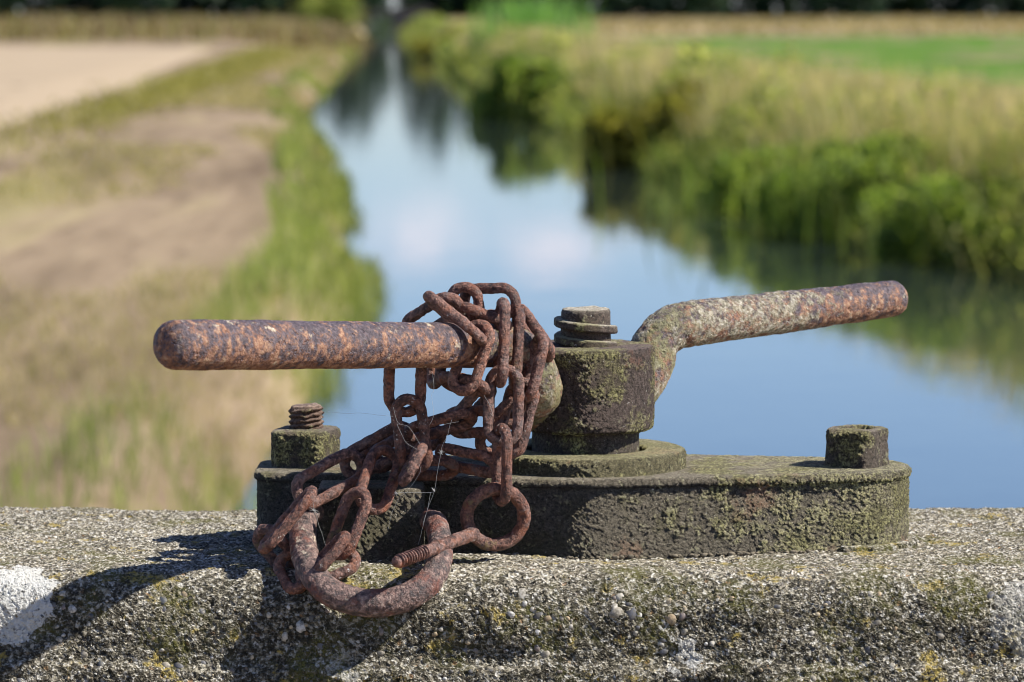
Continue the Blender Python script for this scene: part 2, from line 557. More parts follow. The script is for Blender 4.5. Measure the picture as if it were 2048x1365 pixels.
def mat_concrete():
    m, b, out = new_mat('old_concrete', True)
    co = obj_coord(b)
    z = b.n('ShaderNodeSeparateXYZ', None, Vector=b.n('ShaderNodeNewGeometry').outputs['Normal']).outputs[2]
    warp = b.vmath('ADD', co, b.vmath('SCALE', b.n('ShaderNodeTexNoise', None, Vector=co, Scale=260.0).outputs[1]).outputs[0]).outputs[0]
    b.nt.nodes[-2].inputs['Scale'].default_value = .0022 if 'Scale' in b.nt.nodes[-2].inputs else 0
    n1 = b.noise(co, 330, 8, .68)
    n2 = b.noise(co, 16, 7, .62, 3.3)
    n3 = b.noise(co, 60, 8, .66, 7.7)
    n4 = b.noise(co, 800, 3, .6, 4.4)
    v1 = b.voro(warp, 300)
    v2 = b.voro(warp, 620)
    rnd = b.n('ShaderNodeSeparateColor', None, Color=v1.outputs[1])
    rnd2 = b.n('ShaderNodeSeparateColor', None, Color=v2.outputs[1])
    sand = b.ramp(rnd2.outputs[0], [(0, (.08, .07, .05)), (.25, (.20, .175, .125)), (.5, (.38, .34, .25)), (.75, (.58, .53, .41)), (.93, (.74, .71, .63))])
    agg = b.ramp(rnd.outputs[0], [(0, (.10, .10, .105)), (.2, (.30, .25, .18)), (.4, (.40, .36, .28)), (.6, (.22, .19, .16)), (.78, (.52, .48, .40)), (.92, (.40, .24, .12))], 'CONSTANT')
    isag = b.math('MULTIPLY', b.step(rnd.outputs[1], .62, .66), b.step(v1.outputs[0], .58, .42))
    col = b.mix(b.math('MULTIPLY', isag, .85), sand, agg)
    col = b.mix(b.step(n1, .40, .54, .85, 0), col, (.050, .044, .034))
    # dark crust and algae, mostly on the weathered face
    face = b.step(z, .35, .93, 1, 0)
    crust = b.step(b.math('ADD', n2, b.math('MULTIPLY', n3, .5)), b.math('MULTIPLY_ADD', face, -.42, .86), b.math('MULTIPLY_ADD', face, -.33, .96))
    col = b.mix(b.math('MULTIPLY', crust, b.step(n1, .42, .66, .97, .30)), col, (.024, .022, .014))
    moss = b.step(b.math('ADD', b.noise(co, 22, 6, .6, 11.0), b.math('MULTIPLY', n3, .35)), .66, .84)
    col = b.mix(b.math('MULTIPLY', moss, b.step(n1, .38, .6, .8, .25)), col, (.120, .115, .030))
    yl = b.math('MULTIPLY', b.step(b.noise(co, 38, 7, .64, 31.0), .575, .64), b.step(n1, .42, .56))
    col = b.mix(b.math('MULTIPLY', yl, .8), col, (.36, .27, .055))
    # white crustose lichen patches
    for (px, py, zz, rad, st) in ((28, 1203, -.145, .027, .9), (2085, 1240, -.150, .030, .30), (1365, 1300, -.165, .013, .6), (1330, 1250, -.158, .008, .5), (700, 1330, -.168, .010, .4)):
        c = P(px, py, zz)
        dv = b.vmath('MULTIPLY', b.vmath('SUBTRACT', co, tuple(c)).outputs[0], (1, .55, 1)).outputs[0]
        ln = b.vmath('LENGTH', dv).outputs['Value']
        ln = b.math('ADD', ln, b.math('MULTIPLY', b.math('SUBTRACT', n3, .5), .045))
        pm = b.step(ln, rad, rad * .93)
        col = b.mix(b.math('MULTIPLY', pm, b.step(n1, .36, .47, st * .2, st)), col, (.64, .63, .58))
    for (px, py, yy_, rad) in ((715, 1158, -.132, .034), (560, 1120, -.11, .014), (640, 1320, -.160, .022)):
        ln = b.vmath('LENGTH', b.vmath('SUBTRACT', co, tuple(P(px, py, yy_))).outputs[0]).outputs['Value']
        ln = b.math('ADD', ln, b.math('MULTIPLY', b.math('SUBTRACT', n3, .5), .05))
        pm = b.step(ln, rad, rad * .6)
        col = b.mix(b.math('MULTIPLY', pm, b.step(n1, .38, .58, .8, .12)), col, b.ramp(n4, [(.36, (.045, .045, .012)), (.6, (.19, .175, .05))]))
    amp = b.step(z, .3, .97, 1.0, .42)
    h = b.math('MULTIPLY', b.math('SUBTRACT', n1, .5), .0026)
    h = b.math('MULTIPLY_ADD', b.math('SUBTRACT', n4, .5), .0012, h)
    h = b.math('MULTIPLY_ADD', b.math('SUBTRACT', n3, .5), .0062, h)
    h = b.math('MULTIPLY_ADD', isag, .0010, h)
    h = b.math('MULTIPLY_ADD', b.math('SUBTRACT', .4, v2.outputs[0]), .0013, h)
    finish(b, out, col, .9, .2, b.math('MULTIPLY', h, amp))
    return m


def mat_gravel():
    m, b, out = new_mat('gravel_stones')
    r = b.n('ShaderNodeNewGeometry').outputs['Random Per Island']
    co = obj_coord(b)
    col = b.ramp(r, [(0, (.50, .46, .38)), (.16, (.42, .31, .18)), (.30, (.12, .12, .13)), (.46, (.36, .32, .25)), (.60, (.22, .18, .16)), (.72, (.60, .58, .53)), (.86, (.46, .37, .24)), (.95, (.07, .08, .095))], 'CONSTANT')
    col = b.mix(b.step(b.noise(co, 420, 6, .65), .42, .62, .05, .75), col, (.13, .115, .08))
    finish(b, out, col, .55, .4, None, (b.noise(co, 700, 4), .5, .0006))
    return m


def mat_plain(name, color, rough=.8, var=.35, scale=8.0, spec=.25):
    m, b, out = new_mat(name)
    co = obj_coord(b)
    n = b.noise(co, scale, 6, .6)
    d = tuple(c * (1 - var) for c in color)
    l = tuple(min(1, c * (1 + var)) for c in color)
    finish(b, out, b.ramp(n, [(.3, d), (.7, l)]), rough, spec)
    return m


def mat_leaf(name, stops, trans=.35, rough=.55):
    m, b, out = new_mat(name)
    r = b.n('ShaderNodeNewGeometry').outputs['Random Per Island']
    co = obj_coord(b)
    n = b.noise(co, .9, 3, .5)
    f = b.math('ADD', b.math('MULTIPLY', r, .65), b.math('MULTIPLY', n, .35))
    col = b.ramp(f, stops)
    p = b.n('ShaderNodeBsdfPrincipled', None, Roughness=rough)
    b.put(p.inputs['Base Color'], col)
    b.put(p.inputs['Specular IOR Level'], .25)
    t = b.n('ShaderNodeBsdfTranslucent')
    b.put(t.inputs[0], b.mix(1.0, col, (1.5, 1.6, .8), 'MULTIPLY'))
    mx = b.n('ShaderNodeMixShader')
    b.put(mx.inputs[0], trans)
    b.put(mx.inputs[1], p.outputs[0])
    b.put(mx.inputs[2], t.outputs[0])
    b.put(out.inputs[0], mx.outputs[0])
    return m


M_CHAIN, M_SHACK, M_LEVER = mat_chain(), mat_shackle(), mat_lever()
M_BOLT = mat_chain('bolt_rust', .3)
M_PLATE = mat_iron('mossy_plate_iron', .025, dark=(.013, .012, .011), brown=(.048, .038, .035), bias=.115, top=(.50, .44, .32), lift=1.1)
M_COLLAR = mat_iron('mossy_collar_iron', .015, dark=(.014, .013, .012), brown=(.06, .05, .045), bias=.06, top=(.50, .45, .24))
M_HUB = mat_iron('mossy_hub_iron', .045, dark=(.022, .018, .015), brown=(.14, .105, .085), top=(.22, .17, .15), lift=.9, bias=.03)
M_NUT = mat_iron('mossy_nut_iron', .02, dark=(.018, .016, .014), brown=(.11, .08, .065), top=(.32, .27, .21), lift=.9)
M_SPIN = mat_iron('spindle_iron', -.06, dark=(.035, .026, .024), brown=(.12, .075, .06), top=(.40, .36, .28), lift=.35)
M_CONC, M_GRAV = mat_concrete(), mat_gravel()

# ------------------------------------------------------------------ ground, water, fields
ZW, ZL = CAMZ - 1.90, CAMZ - 1.25            # water level, level of the land
LEFT_PX = [(500, 1000), (560, 900), (640, 780), (690, 690), (722, 620), (730, 560), (690, 480), (668, 340), (604, 235), (698, 120), (735, 66)]
RIGHT_PX = [(2048, 545), (1750, 490), (1500, 410), (1181, 275), (966, 167), (872, 102), (800, 67)]
LW = np.array([PZ(x, y, ZW)[:2] for x, y in LEFT_PX])
RW = np.array([PZ(x, y, ZW)[:2] for x, y in RIGHT_PX])
LW = np.vstack([[-1.15, .3], [-1.1, 8], LW, [LW[-1][0] - 12, 460]])
RW = np.vstack([[5.6, .3], [5.2, 12], RW, [RW[-1][0] - 9, 460]])


def xl(y):
    return np.interp(y, LW[:, 1], LW[:, 0])


def xr(y):
    return np.interp(y, RW[:, 1], RW[:, 0])


def land(x, y):
    x, y = np.asarray(x, float), np.asarray(y, float)
    L, R = xl(y), xr(y)
    d = np.maximum(L - x, x - R)                       # distance outside the water
    t = np.clip((d + .05) / np.where(x < L, .5, .8), 0, 1)
    t = t * t * (3 - 2 * t)
    u = np.clip(d / 4.0, 0, 1)
    t = np.where(x < L, .42 * t + .58 * u, .75 * t + .25 * np.clip(d / 2.0, 0, 1))
    h = ZW - .03 + (ZL - ZW + .03) * t
    h = np.where(d < 0, ZW - .03 + np.maximum(d, -1) * .6, h)
    h = h + np.where(x < L, .012, .05) * vnoise(np.stack([x * .6, y * .6, 0 * x], -1)) * np.clip(d, 0, 1) * np.clip(40 / np.maximum(y, 1), 0, 1)
    h = np.where(y < .05, ZL, h)
    return h


ys = np.concatenate([[-14, -6, -2, 0.0, .1], np.geomspace(.5, 460, 130)])
offs = np.concatenate([[0], np.geomspace(.12, 230, 46)])
rows = []
for y in ys:
    L, R = xl(y), xr(y)
    xs = np.concatenate([L - offs[::-1], np.linspace(L, R, 9)[1:-1], R + offs])
    rows.append(np.column_stack([xs, np.full_like(xs, y), land(xs, np.full_like(xs, y))]))
gv = np.array(rows)


def mat_ground():
    m, b, out = new_mat('dry_ground')
    co = obj_coord(b)
    st = b.vmath('MULTIPLY', co, (1, .08, 1)).outputs[0]
    n1 = b.noise(st, 1.5, 6, .62)
    n2 = b.noise(st, 6.5, 6, .65, 4)
    n3 = b.noise(st, .5, 4, .5, 9)
    col = b.ramp(n1, [(.30, (.135, .095, .060)), (.45, (.215, .158, .100)), (.57, (.30, .225, .145)), (.70, (.32, .26, .135))])
    col = b.mix(b.step(n2, .52, .68, 0, .5), col, (.37, .29, .185))
    col = b.mix(b.step(n2, .46, .34, 0, .6), col, (.10, .068, .042))
    col = b.mix(b.step(n3, .52, .62, 0, .5), col, (.30, .27, .10))
    finish(b, out, col, .95, .1, None, (n2, .6, .05))
    return m


ground = mesh_obj('ground', gv.reshape(-1, 3), grid_faces(*gv.shape[:2])[:, ::-1], mat_ground())
tag(ground, 'dry mown grassland and bare soil along the canal', 'ground', None, 'structure')


def mat_water():
    m, b, out = new_mat('canal_water')
    co = obj_coord(b)
    st = b.vmath('MULTIPLY', co, (1.0, .55, 1.0)).outputs[0]
    n = b.math('ADD', b.noise(st, 2.2, 4, .55), b.math('MULTIPLY', b.noise(st, 9, 3, .5, 3.0), .25))
    p = finish(b, out, (.030, .042, .034), .03, .5, None, (n, .05, .05))
    p.inputs['IOR'].default_value = 1.333
    return m


yw = np.concatenate([[.12], np.geomspace(.5, 455, 60)])
wv = np.array([np.column_stack([np.linspace(xl(y) - .25, xr(y) + .25, 6), np.full(6, y), np.full(6, ZW)]) for y in yw])
water = mesh_obj('water', wv.reshape(-1, 3), grid_faces(*wv.shape[:2])[:, ::-1], mat_water())
tag(water, 'calm canal water mirroring blue sky and banks', 'water', None, 'structure')


def sheet(name, poly, mat, label, lift=.006, nu=40, nv=30):
    """field: bilinear patch between four corners (x, y), draped on the land"""
    a, c, d, e = [np.array(q, float) for q in poly]
    u, v = np.meshgrid(np.linspace(0, 1, nu), np.linspace(0, 1, nv), indexing='ij')
    q = (a * (1 - u)[..., None] + c * u[..., None]) * (1 - v)[..., None] + (e * (1 - u)[..., None] + d * u[..., None]) * v[..., None]
    z = land(q[..., 0], q[..., 1]) + lift
    o = mesh_obj(name, np.dstack([q, z]).reshape(-1, 3), grid_faces(nu, nv), mat)
    return tag(o, label, 'field', None, 'structure')


def G(px, py):
    return PZ(px, py, ZL)[:2]


sheet('sandy_field', [G(-900, 560), G(-40, 262), G(425, 96), G(-900, 84)],
      mat_plain('sandy_soil', (.43, .335, .225), .95, .10, .4, .1), 'bare sandy beige field beyond the left bank')
sheet('green_field', [G(1560, 215), G(4200, 215), G(3300, 66), G(1200, 76)],
      mat_plain('young_crop', (.095, .19, .014), .8, .25, .5, .1), 'flat bright green crop field beyond the right bank')
sheet('grain_field', [G(900, 73), G(4200, 62), G(3300, 34), G(900, 40)],
      mat_plain('ripe_grain', (.34, .26, .125), .9, .40, .09, .1), 'strip of ripe tan grain in front of the far wood')


# ------------------------------------------------------------------ vegetation
def blades(p, h, w, lean=.25, segs=1, droop=0.0):
    """one curved blade per point; returns verts, faces"""
    n = len(p)
    a = rng.uniform(0, 2 * math.pi, n)
    side = np.column_stack([np.cos(a), np.sin(a), np.zeros(n)])
    ld = rng.normal(0, lean, (n, 2))
    tip = p + np.column_stack([ld[:, 0] * h, ld[:, 1] * h, h * (1 - np.clip((ld ** 2).sum(1), 0, .7) * .5)])
    mid = p + np.column_stack([ld[:, 0] * h * .35, ld[:, 1] * h * .35, h * .6])
    v = np.stack([p - side * w[:, None] * .5, p + side * w[:, None] * .5, mid - side * w[:, None] * .42, mid + side * w[:, None] * .42, tip], 1)
    k = np.arange(n)[:, None] * 5
    f = np.concatenate([k + np.array([[0, 1, 3]]), k + np.array([[0, 3, 2]]), k + np.array([[2, 3, 4]])])
    return v.reshape(-1, 3), f


def leaves(p, size, flat=.0):
    """one folded leaf quad per point with random facing"""
    n = len(p)
    d = rng.normal(0, 1, (n, 3))
    d[:, 2] *= 1 - flat
    d /= np.linalg.norm(d, axis=1)[:, None]
    e = np.cross(d, rng.normal(0, 1, (n, 3)))
    e /= np.linalg.norm(e, axis=1)[:, None]
    s = (size * rng.uniform(.6, 1.4, n))[:, None]
    v = np.stack([p - d * s, p + e * s * .45, p + d * s, p - e * s * .45], 1).reshape(-1, 3)
    f = np.arange(n)[:, None] * 4 + np.array([[0, 1, 2, 3]])
    return v, f


def band(n, y0, y1, side, d0, d1, power=1.0):
    """random points beside the water: log spread along the canal, d metres outside the waterline"""
    y = np.exp(rng.uniform(math.log(y0), math.log(y1), n))
    d = d0 + (d1 - d0) * rng.random(n) ** power
    x = xr(y) + d if side > 0 else xl(y) - d
    return np.column_stack([x, y, land(x, y) - .02])


LEAF_G = mat_leaf('bank_grass_green', [(.15, (.070, .105, .025)), (.4, (.17, .22, .055)), (.62, (.28, .30, .100)), (.85, (.44, .40, .19))], .6)
LEAF_T = mat_leaf('seed_grass_tan', [(.15, (.22, .21, .085)), (.4, (.42, .35, .18)), (.8, (.60, .47, .31))], .5)
LEAF_L = mat_leaf('left_grass', [(.15, (.20, .20, .060)), (.35, (.33, .29, .11)), (.6, (.42, .34, .17)), (.9, (.50, .40, .24))], .4)
LEAF_B = mat_leaf('bright_leaf', [(.15, (.085, .130, .026)), (.5, (.20, .27, .055)), (.85, (.37, .40, .13))], .58)
LEAF_O = mat_leaf('olive_leaf', [(.15, (.12, .12, .022)), (.5, (.26, .24, .05)), (.85, (.38, .33, .09))], .6)
LEAF_D = mat_leaf('dark_wood_leaf', [(.15, (.008, .020, .010)), (.5, (.018, .042, .020)), (.85, (.035, .070, .028))], .2)
LEAF_R = mat_leaf('reed_leaf', [(.15, (.09, .20, .05)), (.5, (.18, .33, .09)), (.85, (.28, .42, .15))], .55)
BARK = mat_plain('bark', (.07, .052, .038), .9, .4, 12)


def stuff(name, parts, mat, label, cat):
    v, f = join(parts)
    return tag(mesh_obj(name, v, f, mat, smooth=False), label, cat, None, 'stuff')


# right bank: green growth up the slope, tan seed heads on the shoulder
p1 = band(30000, 9, 210, 1, -.05, 1.9, 1.0)
nz = fbm(np.column_stack([p1[:, 0] * .8, p1[:, 1] * .35, np.zeros(len(p1))]), 3)
p1 = p1[(p1[:, 0] - xr(p1[:, 1]) < .95 + .75 * nz)]
k1 = blades(p1, rng.uniform(.25, .65, len(p1)), .012 * np.clip(p1[:, 1] / 25, .7, 8), .4)
p2 = band(4500, 9, 210, 1, -.35, .45)
k2 = blades(p2, rng.uniform(.3, .9, len(p2)), .016 * np.clip(p2[:, 1] / 25, .7, 8), .38)
stuff('bank_grass', [k1, k2], LEAF_G, 'green grass growing among the weeds of the right canal bank', 'grass')
# broad leaved weeds in clumps of uneven height, with hollows between them
pw = band(62000, 9, 210, 1, -.42, 1.25, .9)
nz = fbm(np.column_stack([pw[:, 0] * 1.3, pw[:, 1] * .55, np.zeros(len(pw))]), 3)
hw_ = np.clip(.48 + .55 * nz, .05, 1.1) * np.interp(pw[:, 1], [20, 60, 200], [1.0, .8, .7])
pw[:, 2] += hw_ * rng.random(len(pw)) ** .7
pw = pw[hw_ > .13]
v, f = leaves(pw, .034 * np.clip(pw[:, 1] / 25, .75, 7))
tag(mesh_obj('bank_weeds', v, f, mat_leaf('weed_leaf', [(.12, (.085, .115, .028)), (.35, (.20, .245, .055)), (.6, (.34, .36, .105)), (.80, (.46, .42, .18)), (.93, (.54, .44, .26))], .6), smooth=False),
    'clumpy broad leaved weeds leaning over the water along the right bank', 'weeds', None, 'stuff')
p3 = band(46000, 9, 230, 1, .55, 5.0, 1.6)
k3 = blades(p3, rng.uniform(.18, .46, len(p3)) * np.interp(p3[:, 1], [30, 60], [1, .65]), .010 * np.clip(p3[:, 1] / 22, .8, 9), .22)
p3b = band(11000, 10, 150, 1, .15, 1.7)
k3b = blades(p3b, rng.uniform(.5, .9, len(p3b)), .012 * np.clip(p3b[:, 1] / 22, .8, 9), .22)
stuff('seed_grass', [k3, k3b], LEAF_T, 'tall tan grass with seed heads along the right bank shoulder', 'grass')

# ripe grain standing in the far strip
q = np.column_stack([rng.uniform(3, 120, 9000), rng.uniform(142, 285, 9000)])
pv = np.column_stack([q, land(q[:, 0], q[:, 1])])
kg = blades(pv, rng.uniform(.10, .30, len(pv)) * (1 + .6 * vnoise(np.column_stack([q * np.array([.16, .05]), q[:, :1] * 0]))), np.full(len(pv), .16), .25)
stuff('grain_stalks', [kg], mat_leaf('grain_leaf', [(.2, (.22, .19, .075)), (.5, (.33, .26, .12)), (.85, (.42, .32, .17))], .3),
      'ripe tan and green grain standing in the strip before the far wood', 'grain')

# left bank: short mown grass, greener beside the water
p4 = band(46000, 6, 200, -1, .0, 2.7, 1.2)
nz = fbm(np.column_stack([p4[:, 0] * .5, p4[:, 1] * .22, np.zeros(len(p4))]), 3)
p4 = p4[nz > np.interp(p4[:, 1], [10, 20, 32], [.32, .18, -.2])]
k4 = blades(p4, rng.uniform(.04, .13, len(p4)), .010 * np.clip(p4[:, 1] / 20, .7, 8), .6)
stuff('mown_grass', [k4], LEAF_L, 'short pale yellow green mown grass on the left bank', 'grass')
p5 = band(17000, 6, 150, -1, -.12, .62, 1.6)
nz = fbm(np.column_stack([p5[:, 1] * .5, p5[:, 0] * .9, np.zeros(len(p5))]), 3)
p5 = p5[(nz > np.interp(p5[:, 1], [8, 15, 19, 36, 60], [.15, .0, -.6, -.35, .30])) & (rng.random(len(p5)) < np.interp(p5[:, 1], [9, 16, 20], [.35, .6, 1.0]))]
k5 = blades(p5, rng.uniform(.10, .27, len(p5)), .012 * np.clip(p5[:, 1] / 20, .7, 8), .35)
stuff('waterside_grass', [k5], mat_leaf('fringe_leaf', [(.15, (.14, .18, .045)), (.5, (.25, .30, .085)), (.85, (.40, .38, .17))], .55), 'fresh green grass fringe at the left water edge', 'grass')
# yellow green verge between the sandy field and the path
a0, a1 = np.array(G(-160, 330)), np.array(G(560, 88))
tt = rng.random(9000) ** .6
q = a0 * (1 - tt)[:, None] + a1 * tt[:, None]
q = q + rng.normal(0, 1, (len(q), 2)) * np.array([.30, .9])
pv = np.column_stack([q, land(q[:, 0], q[:, 1])])
k6 = blades(pv, rng.uniform(.03, .10, len(pv)), .03 * np.clip(pv[:, 1] / 35, .8, 5), .4)
stuff('verge_grass', [k6], mat_leaf('verge_leaf', [(.2, (.15, .15, .03)), (.5, (.30, .27, .06)), (.85, (.42, .36, .12))], .35),
      'yellow green grass verge along the edge of the sandy field', 'grass')
# rough strip behind the sandy field
q = np.column_stack([rng.uniform(-75, -6, 14000), rng.uniform(118, 175, 14000)])
pv = np.column_stack([q, land(q[:, 0], q[:, 1])])
k7 = blades(pv, rng.uniform(.3, .75, len(pv)) * (1 + .5 * vnoise(np.column_stack([q * .12, q[:, :1] * 0]))), np.full(len(pv), .12), .3)
stuff('rough_grass', [k7], mat_leaf('rough_leaf', [(.2, (.15, .10, .055)), (.5, (.27, .20, .10)), (.8, (.26, .24, .08))], .3),
      'brown and yellow rough grass behind the sandy field', 'grass')


def bush(name, px, py_base, width, height, n, mat, size, label, cat='shrub', side_y=None, off=.0):
    base = PZ(px, py_base, ZW)
    x, y = base[0], base[1]
    z0 = float(land(x, y)) - .05
    root = empty(name, (x, y, z0))
    lobes = []
    for i in range(15):
        a = rng.uniform(0, 6.283)
        r = rng.uniform(.1, 1.05) * width / 2
        lobes.append((r * math.cos(a), r * math.sin(a), height * rng.uniform(.2, .85), width * rng.uniform(.08, .20), height * rng.uniform(.12, .30)))
    pts = []
    for (lx, ly, lz, rr, rh) in lobes:
        k = n // len(lobes)
        d = rng.normal(0, 1, (k, 3))
        d /= np.linalg.norm(d, axis=1)[:, None]
        d *= rng.random((k, 1)) ** .33
        pts.append(np.column_stack([lx + d[:, 0] * rr, ly + d[:, 1] * rr, lz + d[:, 2] * rh]))
    pts = np.vstack(pts)
    low = pts.copy()[: n // 3]
    low[:, 2] *= rng.random(len(low)) * .8
    pts = np.vstack([pts, low])
    la_ = leaves(pts, size)
    bp = np.column_stack([rng.normal(0, width * .26, n // 7), rng.normal(0, width * .26, n // 7), np.zeros(n // 7)])
    lb_ = blades(bp, height * rng.uniform(.5, 1.05, len(bp)), np.full(len(bp), size * .28), .22)
    v, f = join([(la_[0], np.vstack([la_[1][:, [0, 1, 2]], la_[1][:, [0, 2, 3]]])), lb_])
    mesh_obj('foliage', v, f, mat, root, smooth=False)
    st = []
    for (lx, ly, lz, rr, rh) in lobes[:6]:
        pth = np.array([[lx * .1, ly * .1, 0], [lx * .5, ly * .5, lz * .55], [lx, ly, lz]])
        st.append(tube(smooth_path(pth, 6), np.linspace(.007, .003, 7) * max(1, size * 8), 6, caps=1))
    v, f = join(st)
    mesh_obj('stem', v, f, mat, root)
    return tag(root, label, cat, None)


bush('bank_shrub', 1335, 335, 1.7, 1.0, 3600, LEAF_O, .085, 'olive brown rounded bush overhanging the water midway along the right bank')
bush('bank_shrub', 1110, 240, 2.2, 1.05, 3400, LEAF_B, .11, 'green leafy clump left of the dark gap on the far right bank')
bush('bank_shrub', 1560, 425, 2.0, .72, 2600, LEAF_B, .06, 'bright green leafy bush right of the olive brown bush')
bush('bank_shrub', 1745, 475, 1.9, .88, 2800, LEAF_B, .06, 'tall bright green bush on the bank above the lever tip')
bush('bank_shrub', 1960, 520, 1.7, .66, 2400, LEAF_B, .055, 'low green bush at the right edge of the picture')
bush('bank_shrub', 900, 116, 2.4, 1.05, 1500, LEAF_O, .13, 'distant olive bush leaning over the narrowing canal')
bush('field_bush', 660, 62, 4.6, 2.0, 1500, LEAF_G, .20, 'light green rounded bush before the dark wood left of the canal end')
bush('field_bush', 768, 58, 3.2, 1.9, 1000, mat_leaf('grey_leaf', [(.2, (.05, .08, .045)), (.6, (.10, .14, .08)), (.9, (.15, .18, .11))], .3), .18,
     'grey green willow bush above the dark culvert')


def reeds(px, py, width, height, n, label):
    base = PZ(px, py, ZW)
    x, y = base[0] + .4, base[1]
    z0 = float(land(x, y)) - .03
    root = empty('reed_clump', (x, y, z0))
    d = rng.normal(0, 1, (n, 2)) * np.array([width / 3.2, width / 2.2])
    p = np.column_stack([d, np.zeros(n)])
    v, f = blades(p, height * rng.uniform(.55, 1.0, n), np.full(n, .05), .2)
    mesh_obj('reed_leaves', v, f, LEAF_R, root, smooth=False)
    return tag(root, label, 'reeds')


reeds(1040, 150, 2.2, 1.75, 420, 'tall fresh green reed clump rising above the far right bank')


# far wood: crowns standing close together down to the ground
def wood(x0, x1, y, heights, label):
    parts, st = [], []
    xs = np.arange(x0, x1, 4.2)
    for x in xs:
        h = np.interp(x, [q[0] for q in heights], [q[1] for q in heights]) * rng.uniform(.82, 1.1)
        yy = y + rng.uniform(-5, 9)
        n = 620
        d = rng.normal(0, 1, (n, 3))
        d /= np.linalg.norm(d, axis=1)[:, None]
        d *= rng.random((n, 1)) ** .4
        rz = h * .5
        pts = np.column_stack([x + d[:, 0] * 3.3 * (1 - .35 * d[:, 2]), yy + d[:, 1] * 3.3, ZL + rz * 1.02 + d[:, 2] * rz])
        low = np.column_stack([x + rng.uniform(-3, 3, 520), yy - 2 + rng.uniform(-3, 3, 520), ZL + rng.uniform(0, 4.0, 520)])
        parts.append(leaves(np.vstack([pts, low]), .55))
    v, f = join(parts)
    return tag(mesh_obj('wood', v, f, LEAF_D, smooth=False), label, 'trees', None, 'stuff')


wood(-76, -12.7, 300, [(-75, 13), (-24, 11), (-17, 9), (-13, 8)], 'dark green mass of trees left of the canal end')
wood(-6.6, 100, 305, [(-8, 9.5), (-5, 10.5), (2, 9), (6, 9.5), (12, 12), (100, 14)], 'dark green mass of trees right of the canal end')


# culvert where the canal ends
cy = PZ(760, 62, ZW)[1] + 2
cx = (xl(cy) + xr(cy)) / 2
cul = empty('culvert', (cx, cy, ZW))
M_CUL = mat_plain('culvert_concrete', (.17, .145, .12), .9, .3, 2)
wv_, wf_ = [], []
ring = [(.95 * math.cos(t), .35 + .75 * math.sin(t)) for t in np.linspace(0, math.pi, 15)]
outer = [(3.2, -.4), (3.2, 1.25), (-3.2, 1.25), (-3.2, -.4)]
# headwall with an arched mouth: strips from the arch up to the coping
vs = []
for (x, z) in ring:
    vs += [(x, 0, z), (x * 1.0, 0, 1.25), (x, .5, z), (x, .5, 1.25)]
fs = []
for i in range(len(ring) - 1):
    a, c = i * 4, (i + 1) * 4
    fs += [(a, a + 1, c + 1, c), (a + 1, a + 3, c + 3, c + 1), (a + 2, c + 2, c + 3, a + 3), (a, c, c + 2, a + 2)]
for s in (1, -1):
    k = len(vs)
    for (x, z) in ((.95 * s, -.5), (3.4 * s, -.5), (3.4 * s, 1.25), (.95 * s, 1.25)):
        vs += [(x, 0, z), (x, .5, z)]
    fs += [(k, k + 2, k + 4, k + 6), (k + 1, k + 7, k + 5, k + 3), (k + 4, k + 5, k + 7, k + 6), (k + 2, k + 3, k + 5, k + 4), (k, k + 6, k + 7, k + 1)]
mesh_obj('headwall', vs, fs, M_CUL, cul, smooth=False)
cvs = [(x, y, z) for z in (1.25, 1.42) for (x, y) in ((-3.5, -.06), (3.5, -.06), (3.5, .56), (-3.5, .56))]
mesh_obj('coping', cvs, [(0, 3, 2, 1), (4, 5, 6, 7), (0, 1, 5, 4), (1, 2, 6, 5), (2, 3, 7, 6), (3, 0, 4, 7)], M_CUL, cul, smooth=False)
rg = np.array(ring)
pv = np.array([[(x, y, z) for (x, z) in ring] for y in (.5, 5.0)])
mesh_obj('pipe', pv.reshape(-1, 3), grid_faces(2, len(ring)), mat_plain('pipe_inside', (.03, .028, .025), .9, .2, 3), cul)
tag(cul, 'small dark culvert where the canal meets the wood', 'culvert')

# ------------------------------------------------------------------ concrete parapet
prof = [(.19, -2.4), (.19, -.9), (.186, -.03)]
for t in np.linspace(0, math.pi / 2, 8):
    prof.append((.164 + .022 * math.cos(t), -.024 + .022 * math.sin(t)))
prof += [(.15, 0.0), (-.118, 0.0)]
for t in np.linspace(math.pi / 2, math.radians(163), 13)[1:]:
    prof.append((-.118 + .032 * math.cos(t), -.032 + .032 * math.sin(t)))
prof += [(-.156, -.050), (-.160, -.055), (-.177, -.110), (-.186, -.2), (-.200, -1.0)]
dp = [prof[0]]
for a, c in zip(prof[:-1], prof[1:]):
    fine = a[1] > -.17 and c[1] > -.21
    k = max(1, int(math.ceil(math.dist(a, c) / (.0013 if fine else .12))))
    for i in range(1, k + 1):
        dp.append((a[0] + (c[0] - a[0]) * i / k, a[1] + (c[1] - a[1]) * i / k))
dp = np.array(dp)
xs = np.concatenate([-np.geomspace(.42, 5.0, 60)[::-1], np.arange(-.419, .42, .0013), np.geomspace(.42, 8.0, 70)])
X, K = np.meshgrid(xs, np.arange(len(dp)), indexing='ij')
yy, zz = dp[K, 0], dp[K, 1]
q = np.stack([X, yy, zz], -1)
near = np.clip((zz + .9) / .5, 0, 1)
tn = np.gradient(dp, axis=0)
tn /= np.linalg.norm(tn, axis=1)[:, None] + 1e-9
nr = np.column_stack([-tn[:, 1] * -1, tn[:, 0] * -1])           # outward (y, z)
nr = np.column_stack([tn[:, 1], -tn[:, 0]])
w = (fbm(q * 9, 3) * .0030 + fbm(q * 28, 3) * .0016) * near
fr = np.clip((-zz - .020) / .04, 0, 1) * (yy < 0)
w = w + fr * (fbm(q * np.array([14, 30, 46]), 4) * .0050 - .001)
topm = np.clip((zz + .006) / .006, 0, 1)
w = w * (1 - .55 * topm)
